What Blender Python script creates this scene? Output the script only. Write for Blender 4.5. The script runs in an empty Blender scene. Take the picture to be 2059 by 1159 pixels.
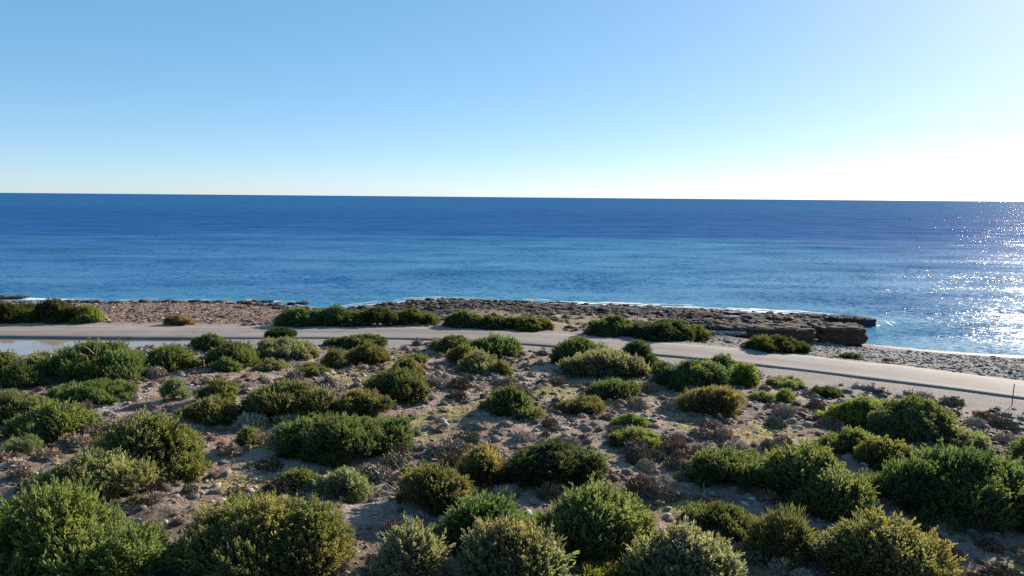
import bpy, math, random
import numpy as np
from mathutils import Vector, Matrix, Euler

S = bpy.context.scene
COL = S.collection
PI = math.pi

# ---------------------------------------------------------------- camera, sky, sun, exposure
cd = bpy.data.cameras.new('camera'); cam = bpy.data.objects.new('camera', cd); COL.objects.link(cam)
cd.sensor_width = 36; cd.lens = 36*1470/2059; cd.clip_start = .1; cd.clip_end = 90000
PITCH = math.atan((579.5-396.5)/1470)
cam.matrix_world = Matrix.Translation((0, 0, 13.8)) @ Matrix.Rotation(PI/2-PITCH, 4, 'X') @ Matrix.Rotation(math.radians(.5), 4, 'Z')
S.camera = cam
S.render.resolution_x = 1024; S.render.resolution_y = 576

SUN_AZ = math.radians(44)          # to the right of the view axis
SUN_EL = math.radians(22)
world = bpy.data.worlds.new('World'); S.world = world; world.use_nodes = True
wn = world.node_tree.nodes; wl = world.node_tree.links
sky = wn.new('ShaderNodeTexSky'); sky.sky_type = 'NISHITA'; sky.sun_disc = False
sky.sun_elevation = SUN_EL; sky.sun_rotation = SUN_AZ
sky.altitude = 0; sky.air_density = .6; sky.dust_density = .28; sky.ozone_density = 5
gm = wn.new('ShaderNodeGamma'); gm.inputs[1].default_value = .48            # the camera's soft highlight response
hs = wn.new('ShaderNodeHueSaturation'); hs.inputs['Saturation'].default_value = 1.46; hs.inputs['Hue'].default_value = .493
wl.new(sky.outputs[0], gm.inputs[0]); wl.new(gm.outputs[0], hs.inputs['Color']); wl.new(hs.outputs[0], wn['Background'].inputs[0])
wn['Background'].inputs[1].default_value = .15
sl = bpy.data.lights.new('sun', 'SUN'); sun = bpy.data.objects.new('sun', sl); COL.objects.link(sun)
sl.energy = 3.9; sl.angle = math.radians(.53); sl.color = (1, .90, .77)
sdir = Vector((math.sin(SUN_AZ)*math.cos(SUN_EL), math.cos(SUN_AZ)*math.cos(SUN_EL), math.sin(SUN_EL)))
sun.rotation_euler = sdir.to_track_quat('Z', 'Y').to_euler()
S.view_settings.view_transform = 'Standard'; S.view_settings.look = 'None'
S.view_settings.exposure = 1.4; S.view_settings.gamma = 1
S.view_settings.use_curve_mapping = False
S.cycles.max_bounces = 6; S.cycles.transparent_max_bounces = 8
S.cycles.use_denoising = False
S.cycles.sample_clamp_indirect = 6

# ---------------------------------------------------------------- terrain (metres; sea level z = 0, view along +Y)
_prm = np.random.RandomState(7).permutation(4096)
_grd = np.random.RandomState(8).uniform(0, 2*math.pi, 4096)
_gx, _gy = np.cos(_grd), np.sin(_grd)

def perlin(x, y, s=0):
    x = np.asarray(x, float); y = np.asarray(y, float)
    xi = np.floor(x).astype(int); yi = np.floor(y).astype(int)
    fx = x-xi; fy = y-yi
    def g(ix, iy, dx, dy):
        h = _prm[(_prm[(ix+s*131) & 4095]+iy) & 4095]
        return _gx[h]*dx+_gy[h]*dy
    u = fx*fx*fx*(fx*(fx*6-15)+10); v = fy*fy*fy*(fy*(fy*6-15)+10)
    a = g(xi, yi, fx, fy); b = g(xi+1, yi, fx-1, fy)
    c = g(xi, yi+1, fx, fy-1); d = g(xi+1, yi+1, fx-1, fy-1)
    return 1.5*((a*(1-u)+b*u)*(1-v)+(c*(1-u)+d*u)*v)

def fbm(x, y, o=4, s=0):
    r = 0; a = 1.0
    for k in range(o):
        r = r+a*perlin(x*2**k+k*17.3, y*2**k-k*9.1, s+k); a *= .5
    return r

def ss(a, b, x):
    t = np.clip((np.asarray(x, float)-a)/(b-a), 0, 1); return t*t*(3-2*t)

def catmull(p, n):
    p = np.array(p, float); out = []
    for i in range(len(p)-1):
        p0 = p[max(i-1, 0)]; p1 = p[i]; p2 = p[i+1]; p3 = p[min(i+2, len(p)-1)]
        for k in range(n):
            t = k/n
            out.append(.5*((2*p1)+(-p0+p2)*t+(2*p0-5*p1+4*p2-p3)*t*t+(-p0+3*p1-3*p2+p3)*t**3))
    out.append(p[-1]); return np.array(out)

def polydist(x, y, pl):
    """distance to a polyline and the signed side (left of its direction is positive)"""
    best = np.full(np.shape(x), 1e9); side = np.zeros(np.shape(x))
    for a, b in zip(pl[:-1], pl[1:]):
        ex, ey = b-a; l2 = ex*ex+ey*ey
        if l2 == 0: continue
        t = np.clip(((x-a[0])*ex+(y-a[1])*ey)/l2, 0, 1)
        dx = x-a[0]-t*ex; dy = y-a[1]-t*ey
        d = dx*dx+dy*dy; m = d < best
        best = np.where(m, d, best); side = np.where(m, ex*dy-ey*dx, side)
    return np.sqrt(best), side

def inside(x, y, pl):
    r = np.zeros(np.shape(x), bool)
    for (ax, ay), (bx, by) in zip(pl, np.roll(pl, -1, 0)):
        if ay == by: continue
        c = ((ay > y) != (by > y)) & (x < (bx-ax)*(y-ay)/(by-ay)+ax)
        r ^= c
    return r

NEAR_EDGE = catmull([(-420,62),(-120,59),(-60,58.4),(-41.5,58.3),(-26.5,58.3),(-14,58.8),(-5.2,58.4),(-.1,57.2),(5.4,55.5),(10.1,53.6),
                     (14.7,51.6),(19.5,49),(24.7,45.9),(30.3,42.1),(45,31),(90,-4),(420,-260)], 6)
ROAD_W = 5.3
SHORE = np.array([(-600,88),(-200,94),(-90,91.5),(-64.5,91.6),(-59,92.6),(-49.6,92.4),(-37.2,93.3),(-29.5,91.2),(-25,88.2),(-20.2,88),
                  (-17.1,91.6),(-13.1,95.6),(-8.7,97.4),(-2,97),(4.7,95.2),(11.1,93.8),(23.4,91),(34.3,87),(38.6,84.4),(41.2,82.2),(40.6,80.2),
                  (37.0,78.2),(35.2,74),(34.0,69.6),(38.4,67.2),(42.5,65.6),(46.6,64.6),(60,60),(100,38),(420,-160),(600,-300)], float)
LAND = np.vstack([SHORE, [(600,-900),(-600,-900)]])
PEBBLE = np.array([(12,60.5),(15.5,63),(22,65.5),(30,69),(35.5,71.8),(37.5,70.5),(60,62),(100,40),(420,-160),(420,-230),(60,24),(36,45),(25,52.5),(18,57)], float)
POND = np.array([(-70,58.6),(-41.9,58.0),(-33.6,57.9),(-27.2,57.9),(-25.6,57.6),(-26.6,57.0),(-29.0,56.0),(-33,53.6),(-36.4,51.9),(-41,51.0),(-70,50)], float)
POND_Z = 2.05

def side_dist(x, y, pl, closed=True):
    p = np.vstack([pl, pl[:1]]) if closed else pl
    d, _ = polydist(x, y, p)
    return np.where(inside(x, y, pl), d, -d)

def zones(x, y):
    x = np.asarray(x, float); y = np.asarray(y, float)
    d, _ = polydist(x, y, SHORE)
    wob = .9*perlin(x*.35, y*.35, 3)+.5*perlin(x*1.1, y*1.1, 4)
    d = np.where(inside(x, y, LAND), d, -d)
    r, s = polydist(x, y, NEAR_EDGE); sd = np.where(s > 0, r, -r)
    peb = ss(-1.0, 1.0, side_dist(x, y, PEBBLE)+.5*wob)
    pond = ss(-1.2, .8, side_dist(x, y, POND)+.25*wob)
    return d, sd, peb, pond, wob

def height(x, y, full=False):
    d, sd, peb, pond, wob = zones(x, y)
    beach = ss(32.8, 35.6, x)*ss(79, 75, y)
    dr = d+wob*(1-beach)*.9
    rock = .16*ss(-.3, .7, dr)+.40*ss(1.5, 7, dr)+.75*ss(6, 15, dr)+.84*ss(14, 26, dr)-.9*ss(.3, -3, dr)
    sand = np.clip(.115*(d+.15*wob), -2, 2.15)
    z = rock*(1-beach)+sand*beach
    sea = ss(ROAD_W+1.0, ROAD_W+3.0, sd)*(1-beach)*(1-peb)      # natural ground beyond the road
    left = ss(-22, -27, x)
    shelf = sea*(1-left)*ss(26, 16, dr)
    # layered rock: ridges running along the coast
    ca, sa = math.cos(-.27), math.sin(-.27)
    u = (x*ca+y*sa); v = (-x*sa+y*ca)
    rid = perlin(u*.10, v*.62, 11)+.6*perlin(u*.22, v*1.5, 12)+.35*perlin(u*1.1, v*2.6, 13)
    rid = rid+.45*np.tanh(4*perlin(u*.16+5, v*.9, 14))
    z = z+shelf*ss(-.2, 1.5, dr)*(.21*rid+.06)*(.35+.65*ss(0, 9, dr))
    rub = sea*left*ss(.0, 3, dr)
    z = z+rub*(.16*fbm(x*.6, y*.9, 3, 21)+.12*np.abs(perlin(x*1.6, y*1.6, 22)))
    z = z+sea*ss(14, 22, dr)*(.10*fbm(x*.5, y*.5, 3, 25))
    z = z+peb*ss(.5, 4, d)*(.07*perlin(x*.4, y*.4, 26)+.03*perlin(x*1.7, y*1.7, 27))
    # landward plain
    shw = 1.4+1.7*ss(4, 16, x)+.5*perlin(x*.25, 3.3, 31)
    inl = ss(shw, shw+3.5, -sd)
    plain = 2.16+.55*ss(3, 22, -sd)+inl*(.20*fbm(x*.10, y*.10, 2, 41)+.13*fbm(x*.42, y*.42, 3, 44)+.05*perlin(x*1.7, y*1.7, 48)+.03*perlin(x*4.1, y*4.1, 49))
    w = ss(ROAD_W+3.5, ROAD_W+.4, sd)
    z = np.where(sd < ROAD_W*.5, plain, z*(1-w)+2.16*w)
    z = z*(1-pond)+1.90*pond
    if not full: return z
    return z, dict(d=d, sd=sd, peb=peb, pond=pond, shelf=shelf, rub=rub, inl=inl, sea=sea, dr=dr, beach=beach)
# ---------------------------------------------------------------- end terrain

# shrubs: x, y, half width, half depth, height, leaf style, colour, label (metres)
SHRUBS = [
 (-46.89, 66.02, 3.37, 1.97, 1.9, 'm', 'P', "grey-green shrub at the picture's left edge on the road's far side, beyond the pond"),
 (-41.89, 66.06, 2.47, 1.45, 2.1, 'm', 'P', 'tall dull green middle shrub of the roadside clump beyond the pond'),
 (-39.05, 66.04, 1.66, 0.98, 1.55, 'j', 'Y', 'bright green rounded shrub ending the roadside clump beyond the pond'),
 (-30.07, 64.95, 1.24, 0.73, 0.8, 'b', 'B', "dry tan bush at the road's far edge in front of the pink rubble"),
 (-19.17, 65.28, 2.29, 1.35, 1.64, 'm', 'D', 'dark shrub at the left end of the long roadside thicket, shading the road'),
 (-15.84, 65.78, 2.46, 1.45, 1.77, 'm', 'D', 'tall dark shrub second from the left in the long roadside thicket'),
 (-12.3, 66.04, 2.11, 1.25, 1.73, 'm', 'P', 'olive-topped shrub third from the left in the long roadside thicket'),
 (-9.11, 66.72, 2.09, 1.23, 1.24, 'm', 'N', 'yellow-green shrub sloping down at the right end of the long roadside thicket'),
 (-4.16, 65.32, 1.93, 1.14, 1.27, 'm', 'D', 'dark peaked shrub at the left end of the second roadside thicket'),
 (-1.06, 64.87, 2.21, 1.3, 1.04, 'm', 'P', 'low hedge-like olive shrub in the middle of the second roadside thicket'),
 (1.79, 64.39, 1.71, 1.42, 1.05, 'm', 'N', 'yellow-tipped low shrub ending the second roadside thicket on the right'),
 (8.95, 62.47, 2.29, 1.75, 1.63, 'm', 'D', "dark shrub with two thin bare stakes on the road's far side"),
 (12.81, 61.07, 2.49, 1.89, 1.76, 'm', 'K', 'dark rounded shrub beside the bright yellow-green one beyond the road'),
 (15.81, 62.03, 1.22, 1.02, 1.16, 'j', 'N', 'small bright yellow-green shrub tucked against a dark roadside shrub'),
 (20.72, 56.31, 2.47, 1.87, 1.24, 'm', 'P', 'lone dome shrub beyond the road casting its shadow on the asphalt'),
 (25.26, 53.77, 0.79, 0.66, 0.47, 'm', 'K', 'small dark round bush between the road and the pebble beach'),
 (-22.95, 54.45, 1.39, 1.16, 1.09, 'm', 'D', "dark round shrub by the pond's end next to the road"),
 (-22.48, 47.14, 1.59, 1.32, 1.57, 'j', 'G', 'medium green shrub between the big pond-side mass and the dark round one'),
 (-26.23, 44.9, 3.36, 2.49, 2.25, 'j', 'G', 'big broad green shrub mass standing in front of the pond'),
 (-31.18, 43.78, 1.37, 1.14, 1.5, 'j', 'O', 'round olive shrub at the left edge below the pond'),
 (-28.78, 41.95, 1.06, 0.88, 1.22, 'j', 'D', 'small dark green round shrub in front of the olive one at the left edge'),
 (-18.78, 47.98, 1.53, 1.27, 1.55, 'j', 'D', 'dark domed shrub below the flat-topped pine'),
 (-18.27, 45.91, 0.87, 0.73, 0.83, 'j', 'G', 'small light green bush hugging the dark dome below the flat-topped pine'),
 (-16.43, 51.89, 2.26, 1.71, 1.12, 'j', 'S', 'wide sage green shrub directly under the flat-topped pine'),
 (-15.94, 47.39, 1.02, 0.85, 0.73, 'j', 'S', 'low sage bush in front of the wide sage shrub'),
 (-12.66, 44.68, 1.0, 0.84, 0.57, 'b', 'G', 'low spreading green bush on open ground left of the brownish domes'),
 (-22.92, 39.58, 2.21, 1.66, 0.9, 'j', 'G', 'low wide light green shrub with grey patches below the big pond-side mass'),
 (-18.31, 38.64, 0.74, 0.62, 0.98, 'b', 'S', 'grey wispy bush standing alone right of the low wide shrub'),
 (-24.95, 35.49, 1.73, 1.41, 1.51, 'j', 'G', 'sunlit green shrub cut by the left edge, mid height of the picture'),
 (-21.31, 33.1, 1.69, 1.38, 1.46, 'j', 'G', 'full round green shrub in front of the sunlit left-edge shrub'),
 (-15.76, 38.41, 1.12, 0.93, 1.06, 'j', 'G', 'upper bush of the pair left of the wide stemmy shrub'),
 (-14.99, 35.21, 1.27, 1.05, 0.97, 'j', 'O', 'lower yellowish bush of the pair left of the wide stemmy shrub'),
 (-11.66, 36.19, 2.17, 1.62, 1.67, 'j', 'O', 'wide open shrub with bare stems showing, centre left'),
 (-14.57, 28.12, 2.22, 1.64, 2.4, 'j', 'G', 'large dome-shaped dark green juniper throwing a long shadow to its left'),
 (-15.25, 25.38, 1.92, 1.54, 1.56, 'j', 'S', 'grey-green spiky juniper in front of the large dome juniper'),
 (-13.22, 20.35, 2.6, 1.86, 2.63, 'j', 'G', 'huge foreground juniper filling the bottom left corner'),
 (-11.62, 31.29, 0.43, 0.36, 0.74, 'j', 'O', 'tiny upright seedling bush on the mossy path'),
 (-21.39, 30.63, 0.78, 0.65, 0.37, 'b', 'S', 'low grey herb mat at the left edge on bare ground'),
 (-7.52, 31.32, 2.79, 2.05, 1.54, 'j', 'D', 'large dark spreading juniper at centre left with a deep shadow'),
 (-7.79, 36.76, 1.43, 1.18, 1.07, 'j', 'O', 'olive bush behind the large dark spreading juniper'),
 (-7.34, 21.02, 2.59, 1.86, 1.98, 'j', 'O', 'large brownish green foreground juniper, second from the bottom left corner'),
 (-8.06, 26.91, 0.67, 0.56, 0.68, 'j', 'G', 'small bright green bush beside the pale grey one'),
 (-6.24, 26.34, 0.88, 0.73, 0.99, 'b', 'S', 'pale silvery grey-green bush on open ground, lower centre left'),
 (-6.3, 39.93, 1.74, 1.43, 1.69, 'j', 'D', 'dark juniper with a broad base in the middle of the clearing'),
 (-6.58, 44.92, 0.99, 0.83, 1.03, 'j', 'O', 'smaller peaked bush behind the dark clearing juniper'),
 (-11.94, 48.44, 0.94, 0.79, 1.15, 'b', 'O', 'olive bush left of the brownish dome near the road'),
 (-9.94, 49.81, 1.39, 1.16, 1.41, 'b', 'R', 'brownish green dome-shaped bush near the road'),
 (-13.97, 56.65, 0.67, 0.57, 0.54, 'm', 'D', 'small dark bush at the road shoulder left of a longer dark one'),
 (-11.78, 56.4, 1.73, 1.43, 0.87, 'm', 'D', 'long dark low shrub at the road shoulder above the brownish dome'),
 (-4.48, 54.58, 1.56, 1.3, 1.17, 'm', 'D', 'dark shrub left of the pair at the roadside near the centre'),
 (-1.23, 53.28, 1.99, 1.65, 1.41, 'j', 'D', 'tufted green shrub right of the pair at the roadside near the centre'),
 (-3.42, 50.38, 1.18, 0.99, 1.19, 'j', 'O', 'olive shrub in front of the central roadside pair'),
 (-2.14, 47.8, 1.35, 1.12, 1.17, 'j', 'S', 'grey-green bush in front, below the central roadside pair'),
 (-0.63, 46.66, 0.75, 0.63, 0.81, 'b', 'O', 'small yellowish bush at the right foot of a grey-green one'),
 (-6.7, 50.23, 0.89, 0.75, 0.5, 'b', 'O', 'tiny olive bush on stony ground between brownish dome and central pair'),
 (-0.06, 36.99, 1.18, 0.98, 1.3, 'j', 'D', 'dark compact shrub beside the yellow-green mossy patch'),
 (0.83, 36.19, 0.89, 0.74, 0.55, 'j', 'O', 'low olive bush at the foot of the dark compact shrub'),
 (4.71, 50.68, 1.86, 1.54, 1.88, 'j', 'D', 'peaked shrub at the back of the tall group where the road bends'),
 (5.99, 47.24, 2.64, 1.98, 1.71, 'j', 'S', 'broad grey-green tufted shrub in front of the group where the road bends'),
 (8.68, 49.53, 1.42, 1.18, 1.92, 'm', 'K', 'very dark pine-like shrub on the right of the group where the road bends'),
 (5.83, 40.83, 1.33, 1.11, 1.0, 'j', 'D', 'dark leafy bush below the group where the road bends'),
 (3.84, 37.78, 1.14, 0.95, 0.82, 'b', 'O', 'broomy olive bush right of the yellow-green mossy patch'),
 (11.0, 44.37, 2.38, 1.79, 1.66, 'm', 'D', "wide dark dome shrub touching the road's near edge, right of centre"),
 (14.28, 48.67, 0.99, 0.83, 1.08, 'm', 'D', "dark bush behind the wide dome at the road's near edge"),
 (14.69, 45.09, 1.01, 0.85, 1.22, 'm', 'Y', 'bright green bush at the right foot of the wide roadside dome'),
 (10.77, 37.85, 1.52, 1.25, 1.57, 'b', 'O', 'olive dome bush with loose crown in front of the wide roadside dome'),
 (5.7, 31.91, 1.17, 0.97, 0.77, 'j', 'G', 'neat loaf-shaped green bush in the centre of the clearing'),
 (5.79, 34.49, 0.75, 0.63, 0.53, 'b', 'G', 'low green bush just behind the loaf-shaped one'),
 (1.75, 28.0, 1.75, 1.42, 1.53, 'm', 'K', 'very dark dense juniper at the lower centre'),
 (-1.13, 27.86, 1.16, 0.95, 1.49, 'b', 'O', 'pale olive bush left of the very dark dense juniper'),
 (-2.74, 25.16, 1.28, 1.05, 1.37, 'j', 'O', 'brownish olive shrub with a dark base, lower centre'),
 (-0.71, 22.34, 1.59, 1.28, 1.57, 'j', 'D', 'dark foreground juniper in front of the brownish olive shrub'),
 (2.68, 22.43, 1.75, 1.41, 1.89, 'j', 'G', 'tall green foreground juniper with a bare trunk on its right side'),
 (-2.79, 19.61, 0.9, 0.74, 1.71, 'j', 'S', 'sage foreground bush left of the bottom centre'),
 (0.16, 19.99, 1.5, 1.2, 1.81, 'j', 'S', 'spiky sage foreground juniper at the bottom centre'),
 (3.13, 20.01, 1.36, 1.1, 0.43, 'j', 'Q', 'yellowish bush top peeking over the bottom edge, right of centre'),
 (5.26, 20.29, 1.48, 1.19, 1.38, 'j', 'S', 'spiky grey-green foreground juniper right of the bottom centre'),
 (7.04, 23.4, 1.32, 1.08, 0.87, 'j', 'D', 'dark spreading bush behind the spiky grey-green foreground juniper'),
 (8.58, 21.7, 1.0, 0.82, 1.29, 'b', 'O', 'olive broomy bush beside the rust-coloured cushion, bottom right'),
 (11.0, 20.73, 1.72, 1.37, 1.74, 'j', 'O', 'large sunlit olive green juniper at the bottom right'),
 (8.7, 27.92, 1.61, 1.31, 1.15, 'j', 'D', 'dark left half of the twin juniper right of the loaf-shaped bush'),
 (11.22, 26.68, 1.61, 1.31, 1.88, 'j', 'G', 'green right half of the twin juniper right of the loaf-shaped bush'),
 (11.73, 25.13, 1.52, 1.24, 1.53, 'j', 'O', 'olive lower skirt bush in front of the twin juniper'),
 (16.84, 25.68, 2.93, 2.11, 2.34, 'j', 'D', 'huge dark juniper at the right edge with a blue shadow in front'),
 (15.94, 30.06, 1.23, 1.01, 0.95, 'j', 'O', 'olive bush behind the left shoulder of the huge right-edge juniper'),
 (17.41, 29.19, 0.85, 0.71, 0.86, 'j', 'G', 'green crown rising just behind the huge right-edge juniper'),
 (17.96, 36.16, 1.62, 1.33, 1.38, 'm', 'Y', 'yellow-green left crown of the broad shrub below the road shoulder'),
 (19.7, 34.81, 1.92, 1.56, 1.86, 'm', 'O', 'broad olive shrub sloping right below the road shoulder'),
 (15.25, 31.77, 1.1, 0.91, 1.0, 'j', 'G', 'small fresh green bush at the left foot of the broad yellow-green shrub'),
 (21.35, 33.29, 1.08, 0.89, 0.58, 'b', 'S', 'low grey-green mat shrub right of the broad olive shrub'),
 (22.62, 30.78, 0.69, 0.58, 1.04, 'j', 'G', 'green bush cut by the right edge below the pebbly ground'),
 (17.22, 45.14, 1.14, 0.95, 0.36, 'b', 'S', 'low grey-green mound on the gravel by the shoulder, right of the bright bush'),
 (19.05, 42.8, 0.79, 0.66, 0.58, 'm', 'K', 'dark grey round bush on the gravel shoulder above the broad yellow-green shrub'),
 (14.39, 40.77, 0.76, 0.64, 0.57, 'b', 'S', 'greyish bush on stony ground right of the loose olive dome'),
 (15.76, 41.02, 0.63, 0.53, 0.59, 'b', 'G', 'small green-grey bush beside the greyish one, right of the loose olive dome'),
]

rnd = random.Random(5)
rng = np.random.RandomState(11)

# ---------------------------------------------------------------- helpers
def mesh_np(name, V, Fc, mat=None, smooth=False, attrs=None, colattr=None):
    """mesh from arrays: V (n,3); Fc (m,3) or (m,4)"""
    V = np.asarray(V, np.float32); Fc = np.asarray(Fc, np.int32)
    me = bpy.data.meshes.new(name); m, k = Fc.shape
    me.vertices.add(len(V)); me.vertices.foreach_set('co', V.ravel())
    me.loops.add(m*k); me.loops.foreach_set('vertex_index', Fc.ravel())
    me.polygons.add(m); me.polygons.foreach_set('loop_start', np.arange(0, m*k, k, dtype=np.int32))
    me.update(calc_edges=True)
    if smooth: me.polygons.foreach_set('use_smooth', np.ones(m, bool))
    if mat: me.materials.append(mat)
    for n, a in (attrs or {}).items():
        at_ = me.attributes.new(n, 'FLOAT', 'POINT'); at_.data.foreach_set('value', np.asarray(a, np.float32))
    for n, a in (colattr or {}).items():
        at_ = me.attributes.new(n, 'FLOAT_COLOR', 'POINT')
        at_.data.foreach_set('color', np.hstack([np.asarray(a, np.float32), np.ones((len(a), 1), np.float32)]).ravel())
    me.validate(); return me

def obj(name, me, parent=None, loc=(0, 0, 0), rot=(0, 0, 0), sc=(1, 1, 1), kind=None, label=None, cat=None, group=None):
    o = bpy.data.objects.new(name, me); COL.objects.link(o)
    o.location = loc; o.rotation_euler = rot; o.scale = sc
    if parent: o.parent = parent
    tag(o, label, cat, group, kind); return o

def tag(o, label=None, cat=None, group=None, kind=None):
    if label: o['label'] = label
    if cat: o['category'] = cat
    if group: o['group'] = group
    if kind: o['kind'] = kind

class NT:
    def __init__(s, name):
        s.m = bpy.data.materials.new(name); s.m.use_nodes = True
        s.t = s.m.node_tree; s.n = s.t.nodes; s.b = s.n['Principled BSDF']; s.out = s.n['Material Output']
    def new(s, typ, **k):
        n = s.n.new('ShaderNode'+typ)
        for a, v in k.items(): setattr(n, a, v)
        return n
    def set(s, sock, v):
        if isinstance(v, bpy.types.NodeSocket): s.t.links.new(v, sock)
        elif isinstance(v, (tuple, list)) and len(v) == 3 and len(sock.default_value) == 4: sock.default_value = (*v, 1)
        else: sock.default_value = v
    def attr(s, n, out='Fac'):
        a = s.new('Attribute', attribute_name=n); return a.outputs[out]
    def pos(s): return s.new('NewGeometry').outputs['Position']
    def noise(s, scale, detail=4, rough=.55, vec=None, out='Fac', dist=0):
        n = s.new('TexNoise'); s.set(n.inputs['Scale'], scale); n.inputs['Detail'].default_value = detail
        n.inputs['Roughness'].default_value = rough; n.inputs['Distortion'].default_value = dist
        s.set(n.inputs['Vector'], vec if vec is not None else s.pos()); return n.outputs[out]
    def vor(s, scale, vec=None, out='Distance', feature='F1'):
        n = s.new('TexVoronoi', feature=feature); n.inputs['Scale'].default_value = scale
        s.set(n.inputs['Vector'], vec if vec is not None else s.pos()); return n.outputs[out]
    def ramp(s, v, pts):
        r = s.new('ValToRGB'); e = r.color_ramp.elements
        while len(e) < len(pts): e.new(.5)
        for q, (p, c) in zip(e, pts):
            q.position = p; q.color = (*c, 1) if isinstance(c, tuple) else (c, c, c, 1)
        s.set(r.inputs[0], v); return r.outputs[0]
    def mix(s, f, a, b, mode='MIX'):
        n = s.new('Mix', data_type='RGBA', blend_type=mode)
        s.set(n.inputs[0], f); s.set(n.inputs[6], a); s.set(n.inputs[7], b); return n.outputs[2]
    def math(s, op, a, b=0.0, clamp=False):
        n = s.new('Math', operation=op, use_clamp=clamp); s.set(n.inputs[0], a); s.set(n.inputs[1], b); return n.outputs[0]
    def vmath(s, op, a, b=None, scale=None):
        n = s.new('VectorMath', operation=op); s.set(n.inputs[0], a)
        if b is not None: s.set(n.inputs[1], b)
        if scale is not None: s.set(n.inputs['Scale'], scale)
        return n.outputs[0]
    def bump(s, h, dist, strength=1, normal=None):
        n = s.new('Bump'); n.inputs['Strength'].default_value = strength; n.inputs['Distance'].default_value = dist
        s.set(n.inputs['Height'], h)
        if normal is not None: s.set(n.inputs['Normal'], normal)
        return n.outputs[0]
    def principled(s, col=None, rough=None, spec=None, normal=None):
        if col is not None: s.set(s.b.inputs['Base Color'], col)
        if rough is not None: s.set(s.b.inputs['Roughness'], rough)
        if spec is not None: s.set(s.b.inputs['Specular IOR Level'], spec)
        if normal is not None: s.set(s.b.inputs['Normal'], normal)
        return s.m

# ---------------------------------------------------------------- materials
def m_ground():
    t = NT('ground')
    big = t.noise(.25, 5); mid = t.noise(1.3, 6, .65); fine = t.noise(9, 5, .7)
    soil = t.mix(t.ramp(mid, [(.35, 0.), (.65, 1.)]), (.155, .092, .061), (.32, .218, .158))
    soil = t.mix(t.ramp(big, [(.4, 0.), (.62, 1.)]), soil, (.37, .28, .222))
    soil = t.mix(t.ramp(fine, [(.46, .0), (.62, .55)]), soil, (.085, .06, .048))
    st = t.vor(7, out='Color'); sd_ = t.vor(7)
    stn = t.mix(t.ramp(t.new('SeparateColor').outputs[0], [(0, 0.), (1, 1.)]), (.2, .17, .15), (.5, .45, .4))
    sep = t.new('SeparateColor'); t.set(sep.inputs[0], st)
    stone = t.ramp(sep.outputs[0], [(0., (.11, .09, .08)), (.55, (.25, .205, .175)), (1., (.45, .40, .36))])
    soil = t.mix(t.math('MULTIPLY', t.ramp(sep.outputs[1], [(.55, 0.), (.62, 1.)]), t.ramp(sd_, [(.3, 1.), (.5, 0.)])), soil, stone)
    lit = t.math('MULTIPLY', t.attr('litter'), t.ramp(t.noise(1.9, 6, .7), [(.36, .15), (.58, 1.)]))
    soil = t.mix(t.math('MULTIPLY', lit, .8), soil, (.085, .058, .043))
    moss_c = t.mix(t.noise(3.2, 4), (.24, .21, .04), (.36, .30, .085))
    moss = t.math('MULTIPLY', t.attr('moss'), t.ramp(t.noise(2.2, 6, .7), [(.36, 0.), (.54, .95)]))
    soil = t.mix(moss, soil, moss_c)
    # shoulder of fine pale gravel
    grav = t.mix(t.ramp(t.noise(.8, 5, .6), [(.35, 0.), (.65, 1.)]), (.235, .198, .175), (.31, .262, .232))
    grav = t.mix(t.ramp(t.noise(26, 3, .8), [(.45, 0.), (.7, .6)]), grav, (.16, .14, .125))
    c = t.mix(t.attr('shoulder'), soil, grav)
    # rubble soil
    rub = t.mix(t.ramp(t.noise(1.6, 6, .7), [(.35, 0.), (.65, 1.)]), (.10, .066, .05), (.25, .172, .13))
    c = t.mix(t.attr('rubble'), c, rub)
    # pebbles
    ps = t.new('SeparateColor'); t.set(ps.inputs[0], t.vor(6.5, out='Color'))
    peb = t.ramp(ps.outputs[0], [(0., (.095, .082, .075)), (.5, (.20, .178, .163)), (1., (.36, .335, .31))])
    peb = t.mix(t.ramp(t.noise(.35, 4), [(.42, 0.), (.62, .45)]), peb, (.17, .135, .115))
    c = t.mix(t.attr('pebble'), c, peb)
    # shelf rock, darker where the sea wets it
    rk = t.mix(t.ramp(t.noise(2.4, 7, .72), [(.35, 0.), (.68, 1.)]), (.014, .011, .009), (.068, .052, .042))
    rk = t.mix(t.ramp(t.noise(.3, 4), [(.5, 0.), (.7, .4)]), rk, (.09, .07, .056))
    c = t.mix(t.attr('rock'), c, rk)
    c = t.mix(t.attr('wet'), c, t.mix(1., c, (.24, .22, .21), 'MULTIPLY'))
    mud = t.mix(t.noise(1.5, 5), (.22, .15, .10), (.34, .26, .19))
    c = t.mix(t.attr('mud'), c, mud)
    h = t.math('ADD', t.math('MULTIPLY', t.noise(6, 8, .75), 1.0), t.math('MULTIPLY', sd_, -.55))
    n = t.bump(h, .09, .9)
    return t.principled(c, t.math('SUBTRACT', .95, t.math('MULTIPLY', t.attr('wet'), .45)), .25, n)

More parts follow.
